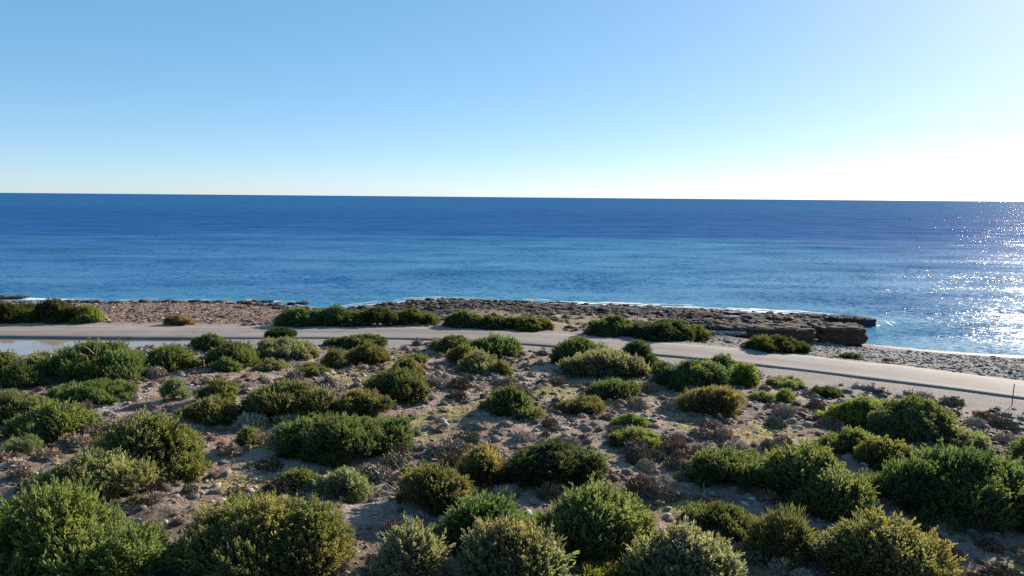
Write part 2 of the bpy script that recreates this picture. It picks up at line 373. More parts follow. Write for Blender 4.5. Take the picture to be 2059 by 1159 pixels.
def m_road():
    t = NT('road_concrete')
    v = t.pos()
    mp = t.new('Mapping'); mp.inputs['Rotation'].default_value = (0, 0, .12); mp.inputs['Scale'].default_value = (.12, 1.2, 1); t.set(mp.inputs['Vector'], v)
    c = t.mix(t.ramp(t.noise(.35, 5, .6), [(.35, 0.), (.68, 1.)]), (.215, .180, .160), (.285, .242, .214))
    c = t.mix(t.ramp(t.noise(1.1, 5, .6, mp.outputs[0]), [(.48, 0.), (.68, .5)]), c, (.22, .19, .172))
    c = t.mix(t.ramp(t.noise(30, 3, .8), [(.5, 0.), (.75, .45)]), c, (.18, .155, .14))
    cx = t.new('CombineXYZ'); t.set(cx.inputs[0], t.math('MULTIPLY', t.attr('along'), .035)); t.set(cx.inputs[1], t.math('MULTIPLY', t.attr('across'), 1.6))
    c = t.mix(t.ramp(t.noise(1.0, 5, .62, cx.outputs[0]), [(.42, 0.), (.62, .85)]), c, (.150, .127, .114))
    c = t.mix(t.ramp(t.noise(1.3, 4, .6, t.vmath('ADD', cx.outputs[0], (9.1, 4.2, 0))), [(.5, 0.), (.7, .6)]), c, (.34, .292, .26))
    ck = t.ramp(t.vor(.32, t.vmath('ADD', v, t.vmath('SCALE', t.noise(.9, 4, .6, out='Color'), scale=.9)), 'Distance', 'DISTANCE_TO_EDGE'), [(0., .55), (.012, 0.)])
    c = t.mix(t.math('MULTIPLY', ck, t.ramp(t.noise(.12, 3), [(.45, 0.), (.6, 1.)])), c, (.09, .075, .065))
    edge = t.math('MULTIPLY', t.attr('edge'), t.ramp(t.noise(.7, 6, .7), [(.35, 0.), (.6, 1.)]))
    c = t.mix(edge, c, (.35, .27, .215))
    return t.principled(c, .85, .3, t.bump(t.noise(14, 6, .7), .02, .5))

def m_sea():
    t = NT('sea_water')
    p = t.pos(); sx = t.new('SeparateXYZ'); t.set(sx.inputs[0], p); X, Y = sx.outputs[0], sx.outputs[1]
    mp = t.new('Mapping'); mp.inputs['Scale'].default_value = (.0035, .013, 1); mp.inputs['Rotation'].default_value = (0, 0, .1); t.set(mp.inputs['Vector'], p)
    nz = t.noise(1.0, 5, .55, mp.outputs[0])
    Yw = t.math('ADD', Y, t.math('MULTIPLY', t.math('SUBTRACT', nz, .5), 220))
    deep = t.ramp(t.math('DIVIDE', Yw, 1000), [(.06, (.014, .125, .28)), (.15, (.008, .102, .27)), (.28, (.004, .072, .232)), (.5, (.003, .064, .215)), (.98, (.011, .095, .235))])  # last stop is paler: horizon haze put into the water colour
    # pale sand bottom showing through in the shallows
    ex = t.math('DIVIDE', t.math('SUBTRACT', X, 30), 75); ey = t.math('DIVIDE', t.math('SUBTRACT', Yw, 175), 85)
    r2 = t.math('ADD', t.math('MULTIPLY', ex, ex), t.math('MULTIPLY', ey, ey))
    teal = t.ramp(t.math('MULTIPLY', r2, .6), [(0., 1.), (1., 0.)]); teal.node.color_ramp.interpolation = 'EASE'
    col = t.mix(t.math('MULTIPLY', teal, .6), deep, (.006, .160, .29))
    mp2 = t.new('Mapping'); mp2.inputs['Scale'].default_value = (.014, .055, 1); mp2.inputs['Rotation'].default_value = (0, 0, .18); t.set(mp2.inputs['Vector'], p)
    wind = t.noise(1.0, 6, .62, mp2.outputs[0])
    col = t.mix(t.ramp(wind, [(.36, .45), (.58, 0.)]), col, (.002, .058, .175))
    sh = t.ramp(t.attr('shore'), [(0., 1.), (1., 0.)])
    col = t.mix(t.math('MULTIPLY', sh, .7), col, (.04, .20, .28))
    m1 = t.new('Mapping'); m1.inputs['Scale'].default_value = (.55, 1., 1); m1.inputs['Rotation'].default_value = (0, 0, .25); t.set(m1.inputs['Vector'], p)
    def slope(scale, det, k, rough=.5):
        c = t.noise(scale, det, rough, m1.outputs[0], 'Color')
        c = t.vmath('SUBTRACT', c, (.5, .5, .5)); return t.vmath('MULTIPLY', c, (k*.95, k, 0))
    gust = t.ramp(t.noise(1.7, 4, .6, mp.outputs[0]), [(.3, .75), (.7, 1.2)])
    s_ = t.vmath('ADD', slope(.11, 3, .75, .65), slope(2.0, 3, 1.35, .6))
    s_ = t.vmath('ADD', s_, slope(8.0, 2, .9))
    s_ = t.vmath('SCALE', s_, scale=gust)
    calm = t.ramp(t.attr('shore'), [(0., .35), (.8, 1.)])
    s_ = t.vmath('SCALE', s_, scale=calm)
    n = t.vmath('NORMALIZE', t.vmath('ADD', s_, (0, 0, 1)))
    df = t.new('BsdfDiffuse'); t.set(df.inputs[0], col); t.set(df.inputs['Normal'], n)
    gl = t.new('BsdfGlossy'); gl.inputs['Roughness'].default_value = .19; t.set(gl.inputs['Normal'], n)
    fr = t.new('Fresnel'); fr.inputs[0].default_value = 1.333; t.set(fr.inputs[1], n)
    k = t.math('MINIMUM', t.math('MULTIPLY', fr.outputs[0], .6), t.ramp(t.math('DIVIDE', Yw, 1000), [(.06, .34), (.14, .25), (.28, .11), (.9, .10)]))
    k = t.math('MULTIPLY', k, t.ramp(wind, [(.34, .7), (.62, 1.3)]))
    mx = t.new('MixShader'); t.set(mx.inputs[0], k)
    t.t.links.new(df.outputs[0], mx.inputs[1]); t.t.links.new(gl.outputs[0], mx.inputs[2]); t.t.links.new(mx.outputs[0], t.out.inputs[0])
    return t.m

def m_pond():
    t = NT('pond_water')
    c = t.mix(t.ramp(t.noise(.25, 4), [(.35, 0.), (.65, 1.)]), (.24, .19, .145), (.31, .255, .20))
    n = t.bump(t.noise(1.6, 3), .006, .2)
    m = t.principled(c, .05, .5, n); t.b.inputs['IOR'].default_value = 1.42
    return m

def m_foam():
    t = NT('foam')
    return t.principled(t.mix(t.noise(3, 5, .7), (.55, .60, .62), (.85, .87, .87)), .6, .3)

def m_rock(name, dark, light, scale=2.0):
    t = NT(name)
    oi = t.new('ObjectInfo').outputs['Random']
    c = t.mix(t.ramp(t.noise(scale, 7, .72), [(.34, 0.), (.68, 1.)]), dark, light)
    c = t.mix(t.math('MULTIPLY', oi, .35), c, tuple(.55*a for a in dark))
    h = t.noise(scale*2.2, 9, .75)
    return t.principled(c, .92, .25, t.bump(h, .12, .9))

def m_stones(single=False):
    t = NT('single_stone' if single else 'loose_stones')
    c = t.new('ObjectInfo').outputs['Color'] if single else t.attr('tint', 'Color')
    c = t.mix(t.ramp(t.noise(7, 5, .7), [(.4, 0.), (.7, .45)]), c, (.12, .09, .07))
    return t.principled(c, .92, .25, t.bump(t.noise(16, 5, .7), .03, .6))

def m_leaf(name):
    t = NT(name)
    oi = t.new('ObjectInfo')
    tv = t.attr('tint')                       # per sprig, 0 darker .. 1 lighter, rising towards the spray tip, partly random
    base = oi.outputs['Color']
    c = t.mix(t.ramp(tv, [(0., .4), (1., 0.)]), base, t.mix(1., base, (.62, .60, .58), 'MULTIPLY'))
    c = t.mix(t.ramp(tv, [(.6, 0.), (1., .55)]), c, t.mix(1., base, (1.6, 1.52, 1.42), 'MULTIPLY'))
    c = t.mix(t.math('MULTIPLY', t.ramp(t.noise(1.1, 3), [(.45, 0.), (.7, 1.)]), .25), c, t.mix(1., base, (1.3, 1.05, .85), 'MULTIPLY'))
    d = t.new('BsdfPrincipled'); t.set(d.inputs['Base Color'], c); d.inputs['Roughness'].default_value = .62
    d.inputs['Specular IOR Level'].default_value = .22
    tr = t.new('BsdfTranslucent'); t.set(tr.inputs[0], t.mix(1., c, (1.25, 1.25, .7), 'MULTIPLY'))
    mx = t.new('MixShader'); mx.inputs[0].default_value = .54
    t.t.links.new(d.outputs[0], mx.inputs[1]); t.t.links.new(tr.outputs[0], mx.inputs[2])
    t.t.links.new(mx.outputs[0], t.out.inputs[0]); return t.m

def m_plain(name, col, rough=.8, var=.3, scale=8):
    t = NT(name)
    return t.principled(t.mix(t.ramp(t.noise(scale, 5, .7), [(.35, 0.), (.7, 1.)]), tuple(c*(1-var) for c in col), col), rough, .3)

GROUND, ROAD, SEA, PONDM, FOAM = m_ground(), m_road(), m_sea(), m_pond(), m_foam()
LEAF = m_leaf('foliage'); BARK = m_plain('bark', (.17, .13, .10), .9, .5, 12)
STONE = m_stones(); STONE1 = m_stones(True)
CLIFF = m_rock('shelf_rock', (.028, .022, .018), (.125, .097, .078))
METAL = m_plain('weathered_post', (.075, .058, .048), .8, .4, 30)

# ---------------------------------------------------------------- ground sheet
def make_ground():
    ys = [-320, -200, -110, -60, -30, -12, 0, 6]; y = 9.
    while y < 110: ys.append(y); y += .085+.0019*max(y-9, 0)
    ys += [112, 120, 140]
    ys = np.array(ys)
    t = np.linspace(-1, 1, 561)
    core = np.concatenate([t]); out = np.array([1.06, 1.25, 1.8, 3.5])
    P = []
    X = np.zeros((len(ys), len(core)+8)); Y = np.repeat(ys[:, None], len(core)+8, 1)
    for i, yy in enumerate(ys):
        hw = .80*max(yy, 9)+6; far = np.array([hw+4, hw+16, hw+70, 560.])
        X[i] = np.concatenate([-far[::-1], core*hw, far])
    z, a = height(X.ravel(), Y.ravel(), True)
    x = X.ravel(); yv = Y.ravel()
    nr, nc = X.shape
    idx = np.arange(nr*nc).reshape(nr, nc)
    Fc = np.stack([idx[:-1, :-1].ravel(), idx[:-1, 1:].ravel(), idx[1:, 1:].ravel(), idx[1:, :-1].ravel()], 1)
    nz = fbm(x*.3, yv*.3, 3, 60)
    near = (a['sd'] < 0)
    shoulder = np.where(near, 1-a['inl']*ss(-.1, .25, a['inl']+.4*nz), ss(ROAD_W+2.6, ROAD_W+1.2, a['sd']+.8*nz))
    moss = np.where(near, ss(.3, .8, fbm(x*.16, yv*.16, 3, 70))*.7*a['inl'], .5*ss(.1, .6, fbm(x*.2, yv*.2, 2, 71))*a['sea'])
    for (mx, my, mr, ms) in MOSS:
        moss = np.maximum(moss, np.where(near, ss(1.15, .4, np.hypot((x-mx)/mr, (yv-my)/(mr*.75))+.3*nz)*ms, 0))
    rock = np.clip(a['shelf']*ss(24, 15, a['dr']+3*nz), 0, 1)
    rock = np.maximum(rock, ss(3.2, 1.2, a['dr'])*(1-a['beach'])*ss(ROAD_W+3, ROAD_W+5, a['sd']))
    wet = np.where(a['beach'] > .5, ss(3.4, 2.2, a['d']+.6*nz)*.75, ss(2.6, .6, a['dr']+nz)*(1-a['beach'])*.9)
    mud = ss(.02, .5, a['pond']); litter = ss(-.25, .55, fbm(x*.22, yv*.22, 2, 80))*a['inl']
    me = mesh_np('ground', np.stack([x, yv, z], 1), Fc, GROUND, True,
                 dict(shoulder=np.clip(shoulder, 0, 1)*(1-mud), moss=np.clip(moss, 0, 1), rubble=np.clip(a['rub'], 0, 1)*(1-rock), pebble=a['peb'],
                      rock=rock*(1-a['peb']), wet=np.clip(wet, 0, 1), mud=mud, litter=np.where(near, litter, .4*litter)))
    obj('ground', me, kind='structure', label='stony coastal ground sloping to the sea')

MOSS = [(4.6, 40.2, 2.6, 1.), (2.3, 41.5, 1.8, .9), (12.0, 33.6, 2.4, 1.), (14.3, 32.4, 1.6, .8), (9.0, 34.5, 1.6, .8), (-9.5, 31.5, 2.2, .9), (-10.5, 27.2, 1.8, .8), (-9.3, 24.5, 1.8, .9),
        (-8.6, 43.5, 2., .8), (3.4, 29.6, 1.4, .7), (-4.1, 33.2, 1.5, .6), (6.2, 25.3, 1.3, .9), (4.6, 21.6, 1.3, .9), (-12.5, 19.2, 2., .9), (-6.1, 21.2, 1., .8), (15.8, 20.4, 1.6, .8)]
make_ground()

def make_strip(name, pl, offs, zs, mat, attrs=None):
    t = np.gradient(pl, axis=0); t /= np.linalg.norm(t, axis=1)[:, None]
    n = np.stack([-t[:, 1], t[:, 0]], 1)
    V = []
    for o_, z_ in zip(offs, zs):
        q = pl+n*(o_ if np.ndim(o_) == 0 else np.asarray(o_)[:, None]); V.append(np.column_stack([q, np.full(len(q), z_)]))
    V = np.stack(V, 1); m, k, _ = V.shape
    idx = np.arange(m*k).reshape(m, k)
    Fc = np.stack([idx[:-1, :-1].ravel(), idx[1:, :-1].ravel(), idx[1:, 1:].ravel(), idx[:-1, 1:].ravel()], 1)
    sl_ = np.concatenate([[0], np.cumsum(np.linalg.norm(np.diff(pl, axis=0), axis=1))])
    e = {kk: np.tile(np.asarray(v, float), m) for kk, v in (attrs or {}).items()}
    e['along'] = np.repeat(sl_, k); e['across'] = np.tile(np.linspace(0, ROAD_W, k), m)
    return mesh_np(name, V.reshape(-1, 3), Fc, mat, False, e)

# resample the edge finely and let it wander a little, as a worn concrete edge does
seg = np.concatenate([[0], np.cumsum(np.linalg.norm(np.diff(NEAR_EDGE, axis=0), axis=1))])
s_ = np.arange(0, seg[-1], .45)
edge = np.stack([np.interp(s_, seg, NEAR_EDGE[:, 0]), np.interp(s_, seg, NEAR_EDGE[:, 1])], 1)
w1 = .13*fbm(s_*.25, s_*0+2.2, 4, 5); w2 = .35*fbm(s_*.16, s_*0+7.7, 4, 6)
obj('road', make_strip('road', edge, [w1-.03, w1, .8, ROAD_W*.5, ROAD_W-.8, ROAD_W+w2, ROAD_W+.35+w2], [1.95, 2.20, 2.21, 2.235, 2.225, 2.20, 2.12], ROAD,
                       dict(edge=[.4, .25, 0, 0, .1, 1, 1])), kind='structure', label='pale dusty coast road')

# ---------------------------------------------------------------- sea, pond, tide pools, foam
def make_sea():
    ys = np.concatenate([[-3000, -400, -150], np.arange(-60, 40, 10), np.arange(40, 130, .9), 130*1.07**np.arange(0, 85)]); ys = ys[ys < 42000]; ys = np.append(ys, 42000)
    xs0 = np.concatenate([[-60000, -20000, -6000, -1800, -600, -250], np.arange(-120, 120, 1.), [120, 250, 600, 1800, 6000, 20000, 60000]])
    X, Y = np.meshgrid(xs0, ys)
    x, y = X.ravel(), Y.ravel()
    d, _ = polydist(x, y, SHORE); 
    nr, nc = X.shape; idx = np.arange(nr*nc).reshape(nr, nc)
    Fc = np.stack([idx[:-1, :-1].ravel(), idx[:-1, 1:].ravel(), idx[1:, 1:].ravel(), idx[1:, :-1].ravel()], 1)
    obj('sea', mesh_np('sea', np.stack([x, y, 0*x], 1), Fc, SEA, True, dict(shore=np.clip(d/14, 0, 1))), kind='structure', label='deep blue sea reaching the horizon')
make_sea()

def flat_poly(name, pts, z, mat):
    pts = np.asarray(pts, float); c = pts.mean(0)
    V = np.vstack([[*c, z], np.column_stack([pts, np.full(len(pts), z)])]); n = len(pts)
    Fc = np.array([(0, 1+i, 1+(i+1) % n) for i in range(n)]); return mesh_np(name, V, Fc, mat)
pm = bpy.data.meshes.new('pond')
pm.from_pydata([(-95, 46, POND_Z), (-24, 46, POND_Z), (-24, 57.98, POND_Z), (-95, 58.2, POND_Z)], [], [(0, 1, 2, 3)]); pm.materials.append(PONDM)
obj('pond', pm, kind='structure', label='shallow muddy pond lying against the near road edge')

def blob(cx, cy, rx, ry, a, n=26, seed=0, rough=.3):
    r = np.random.RandomState(seed); th = np.linspace(0, 2*PI, n, endpoint=False)
    k = 1+rough*(r.rand(n)-.5)*2*.6+rough*np.sin(th*3+r.rand()*6)*.5
    u = rx*k*np.cos(th); v = ry*k*np.sin(th)
    return np.stack([cx+u*math.cos(a)-v*math.sin(a), cy+u*math.sin(a)+v*math.cos(a)], 1)

def make_foam():
    V = []; Fc = []
    spots = FOAM_SPOTS
    for i, (x, y, l, w, a) in enumerate(spots):
        p = blob(x, y, l, w, a, 30, 300+i, .55); b = len(V)
        V.append((x, y, .05)); V += [(q[0], q[1], .035) for q in p]
        Fc += [(b, b+1+k, b+1+(k+1) % 30) for k in range(30)]
    obj('foam', mesh_np('foam', V, Fc, FOAM), kind='stuff', label='thin white foam lapping along the rock shelf edge')
FOAM_SPOTS = []
r_ = np.random.RandomState(3)
def shore_at(s):
    q = np.concatenate([[0], np.cumsum(np.linalg.norm(np.diff(SHORE, axis=0), axis=1))]); L_ = s
    return np.interp(L_, q, SHORE[:, 0]), np.interp(L_, q, SHORE[:, 1])
q_ = np.concatenate([[0], np.cumsum(np.linalg.norm(np.diff(SHORE, axis=0), axis=1))])
sL = q_[3]; sR = q_[20]
for k in range(420):
    s0 = sL+(sR-sL)*r_.rand(); x, y = shore_at(s0); x2, y2 = shore_at(s0+1.)
    strong = 1. if 8 < x < 38 else .45
    if r_.rand() > strong*.9: continue
    a = math.atan2(y2-y, x2-x); off = -.3+3.6*r_.rand()**1.5
    FOAM_SPOTS.append((x-math.sin(a)*off, y+math.cos(a)*off, r_.uniform(.5, 2.4)*(.6+.7*strong), r_.uniform(.05, .30)*strong, a+r_.uniform(-.1, .1)))
FOAM_SPOTS += [(-61.5, 94.6, 3.2, .4, .05), (-58, 93.8, 2.4, .25, -.1), (-64, 95.2, 2.5, .3, 0)]
make_foam()

# ---------------------------------------------------------------- foliage clumps (shared meshes)
def clump_mesh(name, R, seed, style, dens=1.0, flat=1.0):
    """a lump of leafy sprays: many small kite-shaped sprigs gathered in tufts over an uneven shell"""
    r = np.random.RandomState(seed)
    per, k, L, Wd, spread, T = dict(j=(80, 20, .12, .044, .46, .36), m=(110, 14, .10, .055, .8, .13), b=(95, 13, .19, .028, .42, .16))[style]
    n = int(per*8.2*R*R*dens)
    zc = r.uniform(-.5, 1, n); th = r.uniform(0, 2*PI, n)
    d = np.stack([np.sqrt(1-zc*zc)*np.cos(th), np.sqrt(1-zc*zc)*np.sin(th), zc], 1)
    lump = 0
    for f, a_ in ((1.7, .26), (3.6, .30), (7.5, .17)):
        o = r.uniform(0, 50, 3)
        lump = lump+a_*(perlin(d[:, 0]*f+o[0]+d[:, 2]*f*.8, d[:, 1]*f+o[1]-d[:, 2]*f*.6, seed % 50))
    dep = 1-.34*r.rand(n)**2.0
    rad = R*(.93+lump)*dep
    c = d*rad[:, None]; c[:, 2] *= flat
    up = np.array([0, 0, 1.])
    upw = dict(j=.8, m=.35, b=.9)[style]
    ax = d*.75+up*upw+r.normal(0, .25, (n, 3)); ax /= np.linalg.norm(ax, axis=1)[:, None]
    N = n*k
    c2 = np.repeat(c, k, 0); a2 = np.repeat(ax, k, 0)
    ts = np.repeat(.55+1.1*r.rand(n)**1.8, k)
    al = np.tile(np.linspace(0, 1, k), n)+r.uniform(-.05, .05, N)          # along the spray
    dr = a2+r.normal(0, 1, (N, 3))*(spread*(1.05-.6*al))[:, None]; dr /= np.linalg.norm(dr, axis=1)[:, None]
    ln = L*r.uniform(.6, 1.35, N)*ts*(1.1-.35*al); wd = Wd*r.uniform(.7, 1.3, N)
    base = c2+a2*((al-.35)*T*ts)[:, None]+r.normal(0, .02 if style == 'j' else .04, (N, 3))
    q = np.cross(dr, r.normal(0, 1, (N, 3))); q /= np.linalg.norm(q, axis=1)[:, None]+1e-9
    tip = base+dr*ln[:, None]
    mid = base+dr*(ln*.5)[:, None]
    nrm = np.cross(dr, q)
    A = mid+q*(wd*.5)[:, None]+nrm*(wd*.25)[:, None]; B = mid-q*(wd*.5)[:, None]+nrm*(wd*.25)[:, None]
    V = np.stack([base, A, tip, B], 1).reshape(-1, 3)
    i0 = np.arange(N)*4
    Fc = np.concatenate([np.stack([i0, i0+1, i0+2], 1), np.stack([i0, i0+2, i0+3], 1)])
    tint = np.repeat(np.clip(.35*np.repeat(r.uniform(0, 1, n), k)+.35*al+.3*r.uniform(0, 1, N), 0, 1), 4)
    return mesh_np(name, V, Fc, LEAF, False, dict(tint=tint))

CL = {}
for st in 'jmb':
    for R, q in (((.55, 2), (.85, 3), (1.2, 2)) if st == 'j' else ((.5, 2), (.85, 2))):
        CL[(st, R)] = [clump_mesh('foliage', R, 100+i*17+int(R*100)+ord(st), st) for i in range(q)]

def tube(pts, rad, sides=5):
    V = []; Fc = []; pts = [Vector(p) for p in pts]
    for i, p in enumerate(pts):
        t = (pts[min(i+1, len(pts)-1)]-pts[max(i-1, 0)]).normalized()
        a = t.orthogonal().normalized(); b = t.cross(a)
        for s in range(sides):
            w = 2*PI*s/sides; V.append(p+(a*math.cos(w)+b*math.sin(w))*rad[i])
    for i in range(len(pts)-1):
        for s in range(sides):
            Fc.append((i*sides+s, i*sides+(s+1) % sides, (i+1)*sides+(s+1) % sides, (i+1)*sides+s))
    return [tuple(v) for v in V], Fc

def stems_mesh(seed, limbs=6, spread=.62, top=.78):
    r = random.Random(seed); V = []; Fc = []
    for k in range(limbs):
        a = 2*PI*k/limbs+r.uniform(-.4, .4); m = spread*r.uniform(.55, 1); pts = [(.03*math.cos(a), .03*math.sin(a), -.06)]; rad = [.045]
        for i in range(1, 6):
            f = i/5; pts.append((m*f**1.1*math.cos(a+.5*f*r.uniform(-1, 1))+r.uniform(-.04, .04), m*f**1.1*math.sin(a)+r.uniform(-.04, .04), top*f**.85*r.uniform(.9, 1.05)))
            rad.append(.045*(1-f)+.008)
        v, f_ = tube(pts, rad); b = len(V); V += v; Fc += [tuple(q+b for q in g) for g in f_]
        for j in range(2):
            p = Vector(pts[2+j]); e = p+Vector((r.uniform(-.3, .3), r.uniform(-.3, .3), r.uniform(.1, .35)))
            v, f_ = tube([p, p.lerp(e, .5)+Vector((0, 0, .03)), e], [.02, .014, .006], 4); b = len(V); V += v; Fc += [tuple(q+b for q in g) for g in f_]
    return mesh_np('stems', V, Fc, BARK, True)
STEMS = [stems_mesh(s) for s in range(4)]

COLS = {'G': (0.161, 0.198, 0.083), 'D': (0.118, 0.153, 0.068), 'K': (0.076, 0.105, 0.052), 'O': (0.178, 0.18, 0.086), 'Q': (0.184, 0.17, 0.055), 'Y': (0.198, 0.24, 0.067), 'P': (0.092, 0.108, 0.044), 'N': (0.13, 0.138, 0.042), 'S': (0.217, 0.236, 0.146), 'B': (0.273, 0.189, 0.105), 'R': (0.16, 0.136, 0.072)}  # K: backlit shade put into the leaf colour as a very dark green

def shrub(x, y, rx, ry, h, st, ck, label, seed, zb=None, name='shrub', group='evergreen shrubs on the coast'):
    r = random.Random(seed)
    z = float(height(np.array([x]), np.array([y]))[0]) if zb is None else zb
    root = bpy.data.objects.new(name, None); COL.objects.link(root); root.location = (x, y, z-.03); root.empty_display_size = .2
    tag(root, label, 'shrub', group)
    base = COLS[ck]; cv = [c*r.uniform(.92, 1.1) for c in base]
    s = obj('stems', STEMS[seed % 4], root, sc=(rx*.9, ry*.9, h*.9) if r.random() < .6 else (rx*1.25, ry*1.25, h*1.2), rot=(0, 0, r.uniform(0, 6)))
    rx *= 1.02; ry *= 1.02; h *= .84 if h > 2.2 else (.90 if h > 1.3 else .96)
    Rl = min(max(.46*h, .34), .95, .75*min(rx, ry)+.1)
    lobes = [(0, 0, h-Rl*.92, Rl*1.05)]
    if h > 2.2*Rl: lobes.append((r.uniform(-.2, .2), 0, .6*h-.3*Rl, Rl))
    ex, ey = max(rx-Rl*.78, .02), max(ry-Rl*.78, .02)
    per = PI*(ex+ey)
    n1 = max(3, int(per/(Rl*1.05)))
    ph = r.uniform(0, 6)
    o1, o2, o3 = r.uniform(0, 6), r.uniform(0, 6), r.uniform(0, 6)
    wob = lambda a: 1+.10*math.sin(a+o1)+.10*math.sin(2*a+o2)+.07*math.sin(3*a+o3)
    for k in range(n1):                                   # outer ring, low
        a = ph+2*PI*k/n1+r.uniform(-.22, .22); f = r.uniform(.84, 1.04)*wob(a); q = r.uniform(.62, 1.02)*Rl
        lobes.append((ex*f*math.cos(a), ey*f*math.sin(a), max(.42*q, r.uniform(.18, .5)*h*wob(a+2)-.2*q), q))
    if rx > 1.25 or h > 1.5:                              # shoulder ring
        n2 = max(3, int(per*.6/(Rl*.9))); ph = r.uniform(0, 6)
        for k in range(n2):
            a = ph+2*PI*k/n2+r.uniform(-.3, .3); f = r.uniform(.5, .68); q = r.uniform(.68, .95)*Rl
            zt = h*math.sqrt(max(1-(f*.88)**2, .1))*r.uniform(.82, 1.05)*wob(a+2)**.8
            lobes.append((ex*f*math.cos(a), ey*f*math.sin(a), max(zt-q*.92, .4*q), q))
    for k in range(r.randint(1, 3) if h > .7 else 0):     # odd tufts breaking the outline
        a = r.uniform(0, 6.28); f = r.uniform(.2, .8); q = r.uniform(.34, .5)*Rl
        zt = h*math.sqrt(max(1-(f*.9)**2, .1))
        lobes.append((ex*f*math.cos(a), ey*f*math.sin(a), max(zt-q*.55, .3*q), q))
    for k in range(int(2+rx*2.2) if rx > .8 else 1):      # low straggling skirts
        a = r.uniform(0, 6.28); q = r.uniform(.34, .62)*Rl; f = r.uniform(.9, 1.03)
        lobes.append((rx*f*math.cos(a)*wob(a), ry*f*math.sin(a)*wob(a), .3*q, q))
    sizes = sorted(R for (s_, R) in CL if s_ == st)
    for (lx, ly, lz, q) in lobes:
        R = min(sizes, key=lambda v: abs(math.log(v/q)))
        me = r.choice(CL[(st, R)]); k = q/R
        o = obj('foliage', me, root, (lx, ly, lz), (r.uniform(-.3, .3), r.uniform(-.3, .3), r.uniform(0, 6.28)),
                (k*r.uniform(.85, 1.25), k*r.uniform(.85, 1.25), k*r.uniform(.8, 1.05)))
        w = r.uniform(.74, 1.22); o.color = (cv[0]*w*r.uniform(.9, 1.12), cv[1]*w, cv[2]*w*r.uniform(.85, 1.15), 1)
    return root

for i, (x, y, rx, ry, h, st, ck, lab) in enumerate(SHRUBS):
    shrub(x, y, rx, ry, h, st, ck, lab, 1000+i)

# the scrub goes on beyond both sides of the picture
for i, (x, y, rx, ry, h, st, ck, lab) in enumerate([
    (-19.6, 19.8, 2.0, 1.6, 1.7, 'j', 'O', 'olive juniper just outside the left edge beyond the huge corner juniper'),
    (-23.2, 25.6, 1.7, 1.4, 1.4, 'j', 'S', 'sage juniper just outside the left edge beside the grey-green spiky one'),
    (-29.2, 31.4, 2.2, 1.7, 1.7, 'j', 'G', 'green juniper just outside the left edge near the grey herb mat'),
    (-37.0, 40.2, 2.4, 1.8, 1.8, 'j', 'D', 'dark juniper just outside the left edge below the pond'),
    (22.6, 23.2, 1.9, 1.5, 1.5, 'j', 'O', 'olive juniper just outside the right edge beside the huge dark juniper'),
    (28.4, 30.4, 1.5, 1.2, 1.1, 'm', 'D', 'dark shrub just outside the right edge on the pebbly slope')]):
    shrub(x, y, rx, ry, h, st, ck, lab, 3000+i)

# the flat-topped pine by the road
def flat_pine(x, y):
    z = float(height(np.array([x]), np.array([y]))[0])
    root = bpy.data.objects.new('pine_tree', None); COL.objects.link(root); root.location = (x, y, z)
    tag(root, 'small flat-topped pine with a bare trunk standing at the near road edge', 'tree')
    V = []; Fc = []
    for pts, rad in (([(0, 0, -.1), (.04, 0, .35), (-.03, .02, .75), (0, 0, 1.0)], [.07, .06, .05, .03]), ([(0, 0, .55), (.3, .05, .8), (.6, .1, .95)], [.035, .028, .015]),
                     ([(0, 0, .6), (-.3, .0, .8), (-.65, -.1, .95)], [.035, .028, .015]), ([(0, 0, .6), (.05, .25, .8), (.1, .5, .95)], [.03, .022, .012])):
        v, f = tube(pts, rad); b = len(V); V += v; Fc += [tuple(q+b for q in g) for g in f]
    obj('trunk', mesh_np('trunk', V, Fc, BARK, True), root)
    r = random.Random(4)
    for k in range(9):
        a = 2*PI*k/8; f = 0 if k == 8 else r.uniform(.6, .85)
        o = obj('foliage', CL[('m', .5)][k % 2], root, (f*math.cos(a), .75*f*math.sin(a), 1.12+(.14 if k == 8 else r.uniform(-.05, .06))), (0, 0, r.uniform(0, 6)), (.95, .95, .6))
        o.color = (.036, .062, .022, 1)
flat_pine(-17.6, 54.9)

# ---------------------------------------------------------------- cushion plants
FOOT = np.array([(s[0], s[1], s[2], s[3]) for s in SHRUBS])
def free(x, y, m=.15):
    return not np.any(((x-FOOT[:, 0])/(FOOT[:, 2]*.9+m))**2+((y-FOOT[:, 1])/(FOOT[:, 3]*.9+m))**2 < 1)

